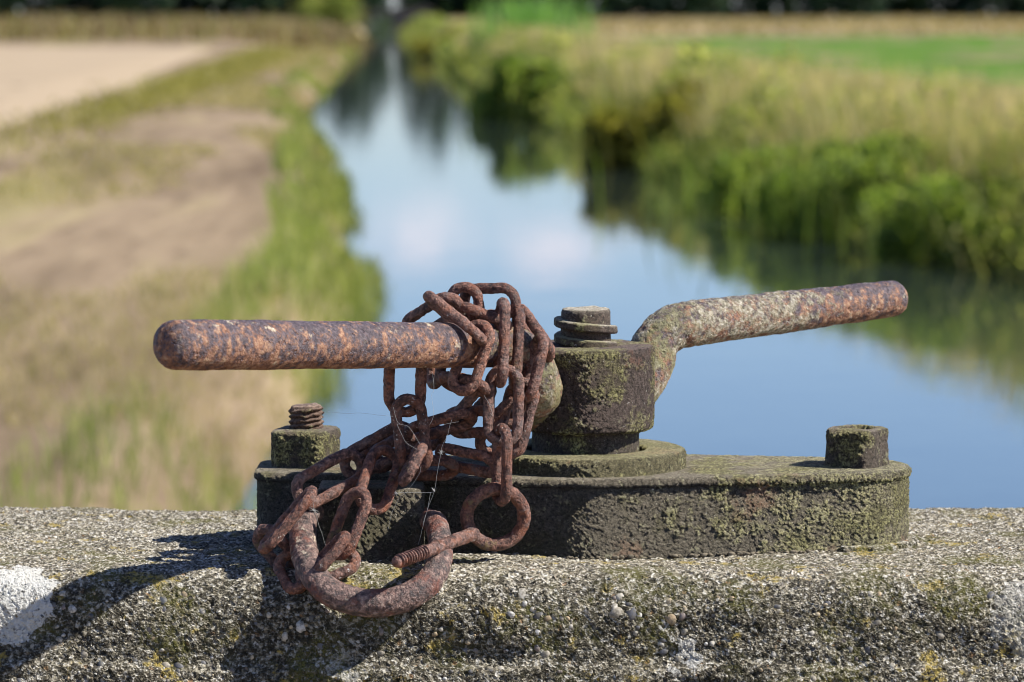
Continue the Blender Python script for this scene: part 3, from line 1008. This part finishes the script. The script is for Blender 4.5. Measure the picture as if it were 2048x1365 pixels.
sgn = 1.0
test = nr[len(dp) // 2]
if test[1] < 0:
    sgn = -1.0
q[..., 1] += w * nr[K, 0] * sgn
q[..., 2] += w * nr[K, 1] * sgn
WALL_Q, WALL_N = q, nr * sgn
wf = grid_faces(*q.shape[:2])
wall = mesh_obj('concrete_wall', q.reshape(-1, 3), wf, M_CONC)
tag(wall, 'weathered grey concrete parapet with pebbles, lichen and moss under the ironwork', 'wall')


def ico(sub):
    import bmesh
    bm = bmesh.new()
    bmesh.ops.create_icosphere(bm, subdivisions=sub, radius=1.0)
    v = np.array([x.co[:] for x in bm.verts])
    f = np.array([[l.index for l in x.verts] for x in bm.faces])
    bm.free()
    return v, f


iv, if_ = ico(2)


def wall_point(x, k):
    i = int(np.clip(np.searchsorted(xs, x), 0, len(xs) - 1))
    return WALL_Q[i, k], np.array([0, WALL_N[k, 0], WALL_N[k, 1]])


def stone(x, k, r, sink=.35):
    p, nrm = wall_point(x, k)
    s = .85 * r * np.array([rng.uniform(.8, 1.35), rng.uniform(.75, 1.1), rng.uniform(.45, .8)])
    v = iv * (1 + .30 * vnoise(iv * 1.1 + rng.uniform(0, 90, 3)))[:, None] * s
    zax = Vector(nrm)
    qt = zax.to_track_quat('Z', 'Y').to_matrix() @ Matrix.Rotation(rng.uniform(0, 6.28), 3, 'Z')
    return v @ np.array(qt).T + p - nrm * s[2] * sink, if_


front = np.where((dp[:, 1] < -.008) & (dp[:, 1] > -.13) & (dp[:, 0] < 0))[0]
topk = np.where((dp[:, 1] > -.004) & (dp[:, 0] < .15))[0]
st = []
for i in range(1300):
    k = int(rng.choice(front))
    st.append(stone(rng.uniform(-.36, .36), k, .0009 + .0026 * rng.random() ** 3.2, rng.uniform(.55, 1.0)))
for i in range(260):
    st.append(stone(rng.uniform(-.36, .36), int(rng.choice(topk)), .0008 + .0013 * rng.random() ** 2, .45))


def stone_px(px, py, r):
    best, bk, bx = 9, front[0], 0
    for k in range(len(dp)):
        yv, zv = dp[k]
        if zv < -.16 or yv > .16:
            continue
        c, s = math.cos(PITCH), math.sin(PITCH)
        dy, dz = yv + D, zv - CAMZ
        depth = dy * c - dz * s
        row = 682.5 - FPX * (dy * s + dz * c) / depth
        if abs(row - py) < best and nr[k, 1] * sgn > -.2:
            best, bk, bx = abs(row - py), k, (px - 1024) / FPX * depth
    return stone(bx, bk, r, .70)


for px, py, r in ((1040, 1187, .0068), (598, 553, 0), (600, 1255, .0050), (565, 1270, .0042), (1075, 1232, .0030), (1095, 1235, .0030), (1118, 1235, .0034), (1230, 1223, .0052), (1262, 1224, .0042),
                  (1340, 1235, .0042), (1272, 1227, .0034), (1440, 1162, .0036), (1090, 1310, .0034), (1070, 1262, .0032), (1240, 1295, .0036), (1320, 1287, .0024), (1620, 1268, .0024), (1980, 1190, .0036),
                  (1170, 1220, .0038), (880, 1260, .0030), (838, 1315, .0034), (720, 1246, .0032), (640, 1290, .0036), (298, 1255, .0046), (1240, 1190, .0040), (1335, 1195, .0038), (935, 1285, .0030), (950, 1300, .0032),
                  (1045, 1205, .0028), (1500, 1180, .0026), (1550, 1215, .0028), (1700, 1300, .0028), (1850, 1240, .0030), (400, 1240, .0036), (330, 1325, .0034), (120, 1290, .0040), (200, 1330, .0036)):
    if r:
        st.append(stone_px(px, py, r))
gvv, gff = join(st)
gr = mesh_obj('exposed_gravel', gvv, gff, M_GRAV, wall)
tag(gr, kind='stuff')

# moss cushions in the hollows of the wall face
mp = []
for px, py, wd, n in ((640, 1325, .022, 620), (590, 1345, .014, 260), (700, 1310, .012, 220), (740, 1285, .012, 200), (790, 1285, .015, 340), (1180, 1300, .016, 260), (1270, 1300, .012, 160), (1140, 1345, .02, 420), (1030, 1352, .014, 220), (1250, 1330, .012, 140), (330, 1355, .016, 240), (870, 1350, .016, 260)):
    for i in range(n):
        dx, dz = rng.normal(0, 1, 2) * .42
        bx = (px - 1024) / FPX * 2.26 + dx * wd
        row = py + dz * wd / .0003
        cand = front[int(np.clip((row - 1150) / 215 * len(front) * .72 + len(front) * .12, 0, len(front) - 1))]
        p, nrm = wall_point(bx, int(cand))
        mp.append((p, nrm))
pp = np.array([a for a, _ in mp])
nn = np.array([c for _, c in mp])
n = len(pp)
hh = rng.uniform(.0012, .0034, n)
sd = np.cross(nn, rng.normal(0, 1, (n, 3)))
sd /= np.linalg.norm(sd, axis=1)[:, None]
ln = nn + rng.normal(0, .5, (n, 3))
ln /= np.linalg.norm(ln, axis=1)[:, None]
pp = pp - nn * .0003
wd = (hh * .22)[:, None]
v = np.stack([pp - sd * wd, pp + sd * wd, pp + ln * hh[:, None] * .6 + sd * wd, pp + ln * hh[:, None] * .6 - sd * wd, pp + ln * hh[:, None]], 1).reshape(-1, 3)
k = np.arange(n)[:, None] * 5
f = np.concatenate([k + np.array([[0, 1, 2]]), k + np.array([[0, 2, 3]]), k + np.array([[3, 2, 4]])])
tag(mesh_obj('wall_moss', v, f, mat_leaf('moss_leaf', [(.2, (.025, .020, .008)), (.5, (.075, .055, .018)), (.85, (.15, .11, .035))], .2), smooth=False),
    'dark brown green moss cushions on the wall face below the shackle', 'moss', None, 'stuff')

# ------------------------------------------------------------------ base plate
HX = (1172 - 1024) * D / FPX
PT = .050
plate = empty('base_plate', (HX, 0, 0))
O = (HX, 0, 0)
NLX, NRX = -.1330, .2225
outl = resample(hull(np.vstack([circle_pts(HX, 0, .0700), circle_pts(NLX + .010, .004, .0400), circle_pts(NRX - .0065, .002, .0395),
                                circle_pts(-.150, -.022, .013, 60), circle_pts(-.150, .020, .013, 60)])), .0010)
lev = [(z, 0.0) for z in np.linspace(-.004, .0430, 48)] + [(.0436, .0006), (.0444, .0013), (.0455, .0017), (.0468, .0018), (.0480, .0014), (.0490, .0006), (.0497, -.0006), (.05, -.002)]
v, f = loft_outline(outl, lev)
mesh_obj('flange', v, f, M_PLATE, plate, origin=O)
cp = dense([(.0668, .044), (.0655, .0475), (.0648, .051), (.0646, .0585), (.0636, .0606), (.0615, .0614), (.0400, .0614), (.0385, .060), (.0380, .048)], .0014)
v, f = lathe(cp, (HX, 0), 330)
mesh_obj('collar', v, f, M_COLLAR, plate, origin=O)


def round_rect(x0, x1, y0, y1, r):
    return hull(np.vstack([circle_pts(x, y, r, 60) for x in (x0 + r, x1 - r) for y in (y0 + r, y1 - r)]))


lx0, lx1 = P(634, 1000, -.09)[0], P(847, 1000, -.09)[0]
v, f = loft_outline(resample(round_rect(lx0, lx1, -.089, -.045, .0030), .0014), [(z, 0) for z in np.linspace(-.003, .0440, 34)] + [(.0455, -.0006), (.0463, -.002)])
mesh_obj('lug', v, f, M_PLATE, plate, origin=O)


def square_nut(cx, cy, side, rot, z0, z1, hole=None, worn=.0058):
    o = round_rect(-side / 2, side / 2, -side / 2, side / 2, worn)
    o = resample(o, .0012)
    c, s = math.cos(rot), math.sin(rot)
    o = np.column_stack([cx + o[:, 0] * c - o[:, 1] * s, cy + o[:, 0] * s + o[:, 1] * c])
    lv = [(z, 0) for z in np.linspace(z0 - .003, z1 - .003, 20)] + [(z1 - .0022, -.0003), (z1 - .0013, -.0009), (z1 - .0005, -.0020), (z1, -.0042)]
    v, f = loft_outline(o, lv)
    if hole:
        cen = np.array([cx, cy])
        d = np.linalg.norm(v[:, :2] - cen, axis=1)
        m = (v[:, 2] > z1 - 1e-4) & (d < hole)
        v += .0009 * np.column_stack([fbm(v * 75 + o, 3) for o in (3, 31, 57)])
        v[m, 2] -= .0075 * np.clip((hole - d[m]) / .0018, 0, 1)
    return v, f


v, f = square_nut(NLX, .002, .0385, math.radians(-15), .049, .0740, worn=.0078)
nut = mesh_obj('square_nut', v, f, M_NUT, plate, origin=O)
nut['label'] = 'square nut with a rusty threaded bolt end standing out of it'
tpr = [(.0001, .0893), (.006, .0893), (.0092, .0886), (.0104, .0868)]
z = .0866
while z > .0765:
    tpr += [(.0113, z - .0008), (.0112, z - .0013), (.0099, z - .0024), (.0099, z - .0029)]
    z -= .0032
tpr += [(.0104, .0740), (.0104, .0700)]
v, f = lathe(dense(tpr, .0010)[::-1], (NLX + .0005, .002), 110)
an = np.arctan2(v[:, 0] - NLX - .0005, -(v[:, 1] - .002)) / (2 * math.pi)
v[:, 2] += .0032 * an * np.clip((.0872 - v[:, 2]) / .003, 0, 1)
v[:, 2] += .05 * (v[:, 0] - NLX) + .0010 * vnoise(v * 220)
v[:, :2] += (.0006 * vnoise(v * 300 + 9))[:, None]
mesh_obj('bolt', v, f, mat_iron('bolt_iron', .0, dark=(.045, .028, .022), brown=(.22, .125, .085), top=(.30, .22, .17), lift=.4), nut, origin=O)
v, f = square_nut(NRX, .0, .0350, math.radians(-29), .049, .0744, hole=.0112, worn=.0088)
nut2 = mesh_obj('square_nut', v, f, M_NUT, plate, origin=O)
nut2['label'] = 'square nut with a sunken hole on top'
tag(plate, 'mossy cast iron base plate with collar and two square nuts bolted on the wall', 'base plate')

# dirt and grit caught along the foot of the plate
gp = []
for i in range(420):
    q = outl[int(rng.integers(len(outl)))]
    if q[1] > .03:
        continue
    c = np.array([HX, 0.0])
    d = (q - c) / np.linalg.norm(q - c)
    r = .0007 + .0016 * rng.random() ** 2.5
    q = q + d * rng.exponential(.0022)
    gp.append((iv * (1 + .3 * vnoise(iv * 1.1 + rng.uniform(0, 90, 3)))[:, None] * r * np.array([1.2, 1, .7]) + np.array([q[0], q[1], .0002]), if_))
v, f = join(gp)
tag(mesh_obj('grit', v, f, mat_plain('grit_dirt', (.16, .135, .095), .95, .7, 420), wall), kind='stuff')

# mortar squeezed out under the right end
mo = resample(hull(np.vstack([circle_pts(NRX - .02, .004, .0400), circle_pts(NRX - .004, .001, .0435)])), .0016)
v, f = loft_outline(mo, [(-.004, .0), (.0018, -.0005), (.0032, -.002)])
v[:, :2] += .0034 * fbm(v * np.array([150, 150, 0]), 3)[:, None]
mesh_obj('mortar_bed', v, f, M_CONC, wall)

# ------------------------------------------------------------------ lever: hub, neck and two cranked arms
lever = empty('sluice_lever', (HX, 0, .061))
OL = (HX, 0, .061)
hp = dense([(.0150, .1272), (.0215, .1272), (.0222, .1279), (.0405, .1280), (.0428, .1274), (.0438, .1258), (.0440, .120), (.0440, .080), (.0434, .0758), (.0415, .0742), (.0300, .0742)], .0010)
v, f = lathe(hp[::-1], (HX, 0), 300)
mesh_obj('hub', v, f, M_HUB, lever, origin=OL)
npf = dense([(.0345, .0760), (.0345, .0540), (.030, .0540)], .0014)
v, f = lathe(npf[::-1], (HX, 0), 200)
mesh_obj('neck', v, f, mat_iron('neck_iron', -.02, dark=(.03, .022, .02), brown=(.10, .07, .06), lift=.5), lever, origin=OL)

LT, RT = P(352, 690, -.268), P(1783, 598, .165)
la = [np.array([HX - .020, -.012, .088]), np.array([HX - .036, -.0255, .094]), P(1075, 775, -.045), P(1050, 718, -.052), P(1008, 694, -.058), P(930, 691, -.078)]
la += [la[-1] * (1 - t) + LT * t for t in (.33, .66, 1.0)]
pth = smooth_path(la, 120)
s = np.linspace(0, 1, len(pth))
rad = np.interp(s, [0, .25, .45, .6, 1], [.0165, .0160, .0142, .0140, .0146])
rad = rad + .00045 * vnoise(pth * 55) + .0003 * vnoise(pth * 140)
v, f = tube(pth, rad, 72, caps=16, blunt=True)
arm = mesh_obj('arm', v, f, M_LEVER, lever, origin=OL)
arm['label'] = 'rust speckled arm with the chain wrapped around it'
ra = [np.array([HX + .018, .012, .086]), P(1268, 770, .018), P(1296, 728, .026), P(1313, 685, .032), P(1340, 659, .038), P(1385, 647, .048)]
ra += [ra[-1] * (1 - t) + RT * t for t in (.33, .66, 1.0)]
pth = smooth_path(ra, 120)
s = np.linspace(0, 1, len(pth))
rad = np.interp(s, [0, .2, .4, .55, .8, 1], [.0175, .0168, .0148, .0148, .0138, .0124])
rad = rad + .00045 * vnoise(pth * 55) + .0003 * vnoise(pth * 140)
v, f = tube(pth, rad, 72, caps=16, blunt=True)
arm = mesh_obj('arm', v, f, M_LEVER, lever, origin=OL)
arm['label'] = 'cranked arm crusted with yellow lichen near its bend'
tag(lever, 'rusty two armed sluice lever with a thick round hub above the base plate', 'lever')

# ------------------------------------------------------------------ threaded spindle end
spin = empty('threaded_spindle', (HX, 0, .128))
OS = (HX, 0, .128)
sp = dense([(.0001, .1516), (.0128, .1516), (.0150, .1510), (.0158, .1490), (.0163, .128), (.0163, .118)], .0012)
v, f = lathe(sp[::-1], (HX, 0), 150)
v[:, 2] += .0006 * vnoise(v * 170) * (v[:, 2] > .148)
mesh_obj('core', v, f, M_SPIN, spin, origin=OS)
# square thread, two turns
nt_ = 420
ang = np.linspace(math.radians(158), math.radians(158) + 2 * math.pi * 2.2, nt_)
pit = .0105
zc = .1435 - pit * (ang - ang[0]) / (2 * math.pi)
sec = dense([(.0155, .0027), (.0192, .0026), (.0203, .0018), (.0204, -.0018), (.0196, -.0027), (.0155, -.0028)], .0009)
rr, z_ = np.array(sec)[:, 0], np.array(sec)[:, 1]
fade = np.clip(np.minimum(np.arange(nt_), 9e9) / 6.0, 0, 1)
R_ = .0155 + (rr[None, :] - .0155) * fade[:, None]
v = np.stack([HX + R_ * np.cos(ang)[:, None], R_ * np.sin(ang)[:, None], zc[:, None] + z_[None, :]], -1)
ok = zc > .1255
v = v[ok]
f = grid_faces(v.shape[0], v.shape[1])
mesh_obj('screw_thread', v.reshape(-1, 3), f, M_SPIN, spin, origin=OS)
tag(spin, 'stub of square threaded iron spindle standing up out of the lever hub', 'spindle')

# ------------------------------------------------------------------ chain
LINK_R = .00342
chain = empty('chain', tuple(P(1000, 690, -.06)))
OC = tuple(P(1000, 690, -.06))


def link(ax, ay, ayw, bx, by, byw, phi=0.0, hw=26, bar=LINK_R):
    """closed link between two loop ends given at photo pixels and depth; phi turns it from face-on (0) to edge-on (90)"""
    A, B = P(ax, ay, ayw), P(bx, by, byw)
    d = B - A
    L = np.linalg.norm(d)
    d = d / L
    toc = CAM - (A + B) / 2
    toc /= np.linalg.norm(toc)
    u = np.cross(toc, d)
    u /= np.linalg.norm(u)
    w = np.cross(d, u)
    ph = math.radians(phi)
    wv = u * math.cos(ph) + w * math.sin(ph)
    h = hw * .000312
    pts = []
    n = 18
    for t in np.linspace(-math.pi / 2, math.pi / 2, n):
        pts.append(A + d * (h - h * math.cos(t)) + wv * h * math.sin(t))
    k = 10
    for t in np.linspace(0, 1, k + 2)[1:-1]:
        pts.append(A + d * (h + (L - 2 * h) * t) + wv * h)
    for t in np.linspace(math.pi / 2, -math.pi / 2, n):
        pts.append(B - d * (h - h * math.cos(t)) + wv * h * math.sin(t))
    for t in np.linspace(1, 0, k + 2)[1:-1]:
        pts.append(A + d * (h + (L - 2 * h) * t) - wv * h)
    pts = np.array(pts)
    pts = pts + .0005 * np.column_stack([vnoise(pts * 45 + o) for o in (0, 31, 57)])
    v, f = tube(pts, bar * (1 + .06 * vnoise(pts * 90)), 22, closed=True)
    return mesh_obj('link', v, f, M_CHAIN, chain, origin=OC)


LINKS = [
    # wrapped round the arm
    (857, 594, -.082, 966, 684, -.094, 83, 25),
    (822, 660, -.052, 914, 604, -.074, 30, 24),
    (927, 575, -.062, 938, 672, -.060, 8, 28),
    (929, 604, -.052, 1031, 604, -.066, 4, 27),
    (922, 616, -.070, 1012, 656, -.062, 74, 25),
    (1005, 607, -.072, 1001, 766, -.086, 80, 26),
    (1037, 627, -.064, 1029, 772, -.078, 84, 26),
    (1034, 622, -.050, 1100, 713, -.064, 66, 25),
    (1084, 678, -.070, 1050, 800, -.076, 72, 26),
    (964, 652, -.088, 922, 782, -.094, 30, 25),
    (892, 764, -.066, 967, 775, -.094, 66, 24),
    (884, 668, -.052, 868, 768, -.056, 70, 26),
    # hanging under the arm
    (812, 696, -.090, 809, 824, -.084, 4, 32),
    (813, 798, -.090, 833, 938, -.086, 6, 26),
    (692, 938, -.068, 824, 866, -.062, 8, 27),
    (750, 916, -.050, 882, 868, -.052, 48, 25),
    (728, 930, -.044, 806, 893, -.036, 20, 23),
    (815, 870, -.078, 945, 834, -.074, 62, 26),
    (914, 846, -.064, 976, 776, -.078, 60, 24),
    (898, 846, -.060, 988, 842, -.072, 28, 25),
    (1010, 740, -.084, 1005, 884, -.090, 6, 29),
    (1050, 768, -.072, 1014, 908, -.078, 18, 26),
    (986, 852, -.066, 1044, 798, -.068, 58, 24),
    (1005, 857, -.093, 1003, 1001, -.094, 66, 24),
    (964, 896, -.060, 1040, 858, -.066, 25, 25),
    (880, 910, -.066, 990, 932, -.084, 52, 25),
    (842, 896, -.088, 808, 962, -.102, 82, 24),
    (800, 936, -.074, 908, 936, -.072, 55, 25),
    (900, 888, -.010, 922, 886, -.012, 80, 8),
    # sliding off the plate towards the shackle
    (596, 993, -.106, 720, 923, -.076, 4, 29),
    (738, 1017, -.104, 777, 904, -.076, 8, 28),
    (720, 985, -.116, 676, 1110, -.130, 42, 26),
    (690, 1072, -.138, 632, 1140, -.148, 78, 25),
    (709, 1114, -.128, 604, 1160, -.140, 40, 25),
    (624, 984, -.120, 528, 1097, -.124, 80, 25),
    (521, 1062, -.108, 583, 1132, -.112, 42, 25),
    (572, 1112, -.118, 604, 1172, -.144, 10, 25),
]
for a in LINKS:
    if a[-1] > 10:
        link(*a)
tag(chain, 'rusty iron chain looped over the lever arm and heaped on the base plate', 'chain')

# ------------------------------------------------------------------ eyebolt and shackle
EC = P(991, 1034, -.092)
eye = empty('eyebolt', tuple(EC))
a = np.linspace(0, 2 * math.pi, 72, endpoint=False)
rp = np.column_stack([EC[0] + .0177 * np.cos(a), EC[1] + .004 * np.cos(a) - .003 * np.sin(a), EC[2] + .0178 * np.sin(a)])
v, f = tube(rp, .0041, 24, closed=True)
mesh_obj('ring', v, f, M_CHAIN, eye, origin=EC)
s0, s1, s2 = P(946, 1068, -.100), P(850, 1104, -.150), P(795, 1124, -.172)
v, f = tube(smooth_path([s0, s0 * .5 + s1 * .5, s1], 40), np.linspace(.0044, .0038, 41), 24, caps=4)
mesh_obj('shank', v, f, M_CHAIN, eye, origin=EC)
nn_ = 130
tt = np.linspace(0, 1, nn_)
pth = s1[None] * (1 - tt)[:, None] + s2[None] * tt[:, None]
v, f = tube(pth, .0036 + .0008 * np.sign(np.sin(tt * 2 * math.pi * 11)) * np.abs(np.sin(tt * 2 * math.pi * 11)) ** .5, 24, caps=3)
mesh_obj('thread', v, f, M_BOLT, eye, origin=EC)
tag(eye, 'rusty eyebolt with threaded shank hanging from the last chain link', 'eyebolt')

up = [P(640, 1022, -.080), P(612, 1028, -.092), P(606, 1050, -.104), P(606, 1085, -.118), P(613, 1120, -.134), P(634, 1160, -.149), P(672, 1191, -.157), P(738, 1207, -.159), P(805, 1198, -.158),
      P(854, 1168, -.151), P(876, 1132, -.138), P(881, 1095, -.120), P(876, 1062, -.104), P(868, 1044, -.092), P(848, 1038, -.078)]
up_p = smooth_path(up, 160)
v, f = tube(up_p, np.interp(np.linspace(0, 1, len(up_p)), [0, .3, .6, .8, 1], [.0078, .0086, .0085, .0074, .0068]), 52, caps=6)
SO = P(740, 1180, -.14)
sh = mesh_obj('shackle', v, f, M_SHACK, origin=SO)
tag(sh, 'thick rusty iron U shackle hanging from the plate lug over the wall edge', 'shackle')

# ------------------------------------------------------------------ cobwebs
mw, b, out = new_mat('web_silk')
finish(b, out, (.5, .5, .48), .5, .3)
STR = [((866, 745), (867, 780), (863, 790), (867, 830), (857, 850)), ((787, 815), (795, 845), (818, 855), (840, 890)), ((795, 848), (812, 885), (835, 900)), ((905, 840), (882, 905), (870, 975), (845, 1050)),
       ((815, 982), (840, 948), (838, 930)), ((786, 990), (800, 986), (862, 985), (868, 978)), ((970, 790), (985, 830), (980, 826)), ((862, 985), (855, 1020), (835, 1090)),
       ((878, 850), (905, 845), (918, 843)), ((815, 983), (790, 1010), (775, 1060))]


def cobweb(strands, knots, label):
    web = []
    for i, s_ in enumerate(strands):
        pts = [P(x, y, -.106 - .004 * (i % 3)) for x, y in s_]
        pth = smooth_path(pts, 24)
        pth = pth + .0006 * np.column_stack([vnoise(pth * 160 + o + i) for o in (0, 31, 57)])
        web.append(tube(pth, .00007, 5, caps=1))
    for px, py, sx in knots:
        c = P(px, py, -.112)
        for k in range(7):
            dv = rng.normal(0, 1, 3) * sx
            web.append(tube(np.array([c - dv, c + rng.normal(0, .0003, 3), c + dv]), .00011, 5, caps=1))
    v, f = join(web)
    return tag(mesh_obj('cobweb', v, f, mw, origin=P(*strands[0][0], -.106)), label, 'cobweb')


cobweb(STR, ((882, 905, .0012), (867, 980, .0007), (792, 987, .0007)), 'torn white cobweb threads strung down the hanging chain above the lug')
cobweb([((628, 990), (627, 1015), (650, 1090))], ((628, 1022, .0014),), 'small knotted cobweb wisp hanging beside the left leg of the shackle')
cobweb([((655, 823), (720, 828), (785, 832))], (), 'single cobweb thread stretched from the left bolt to the chain')
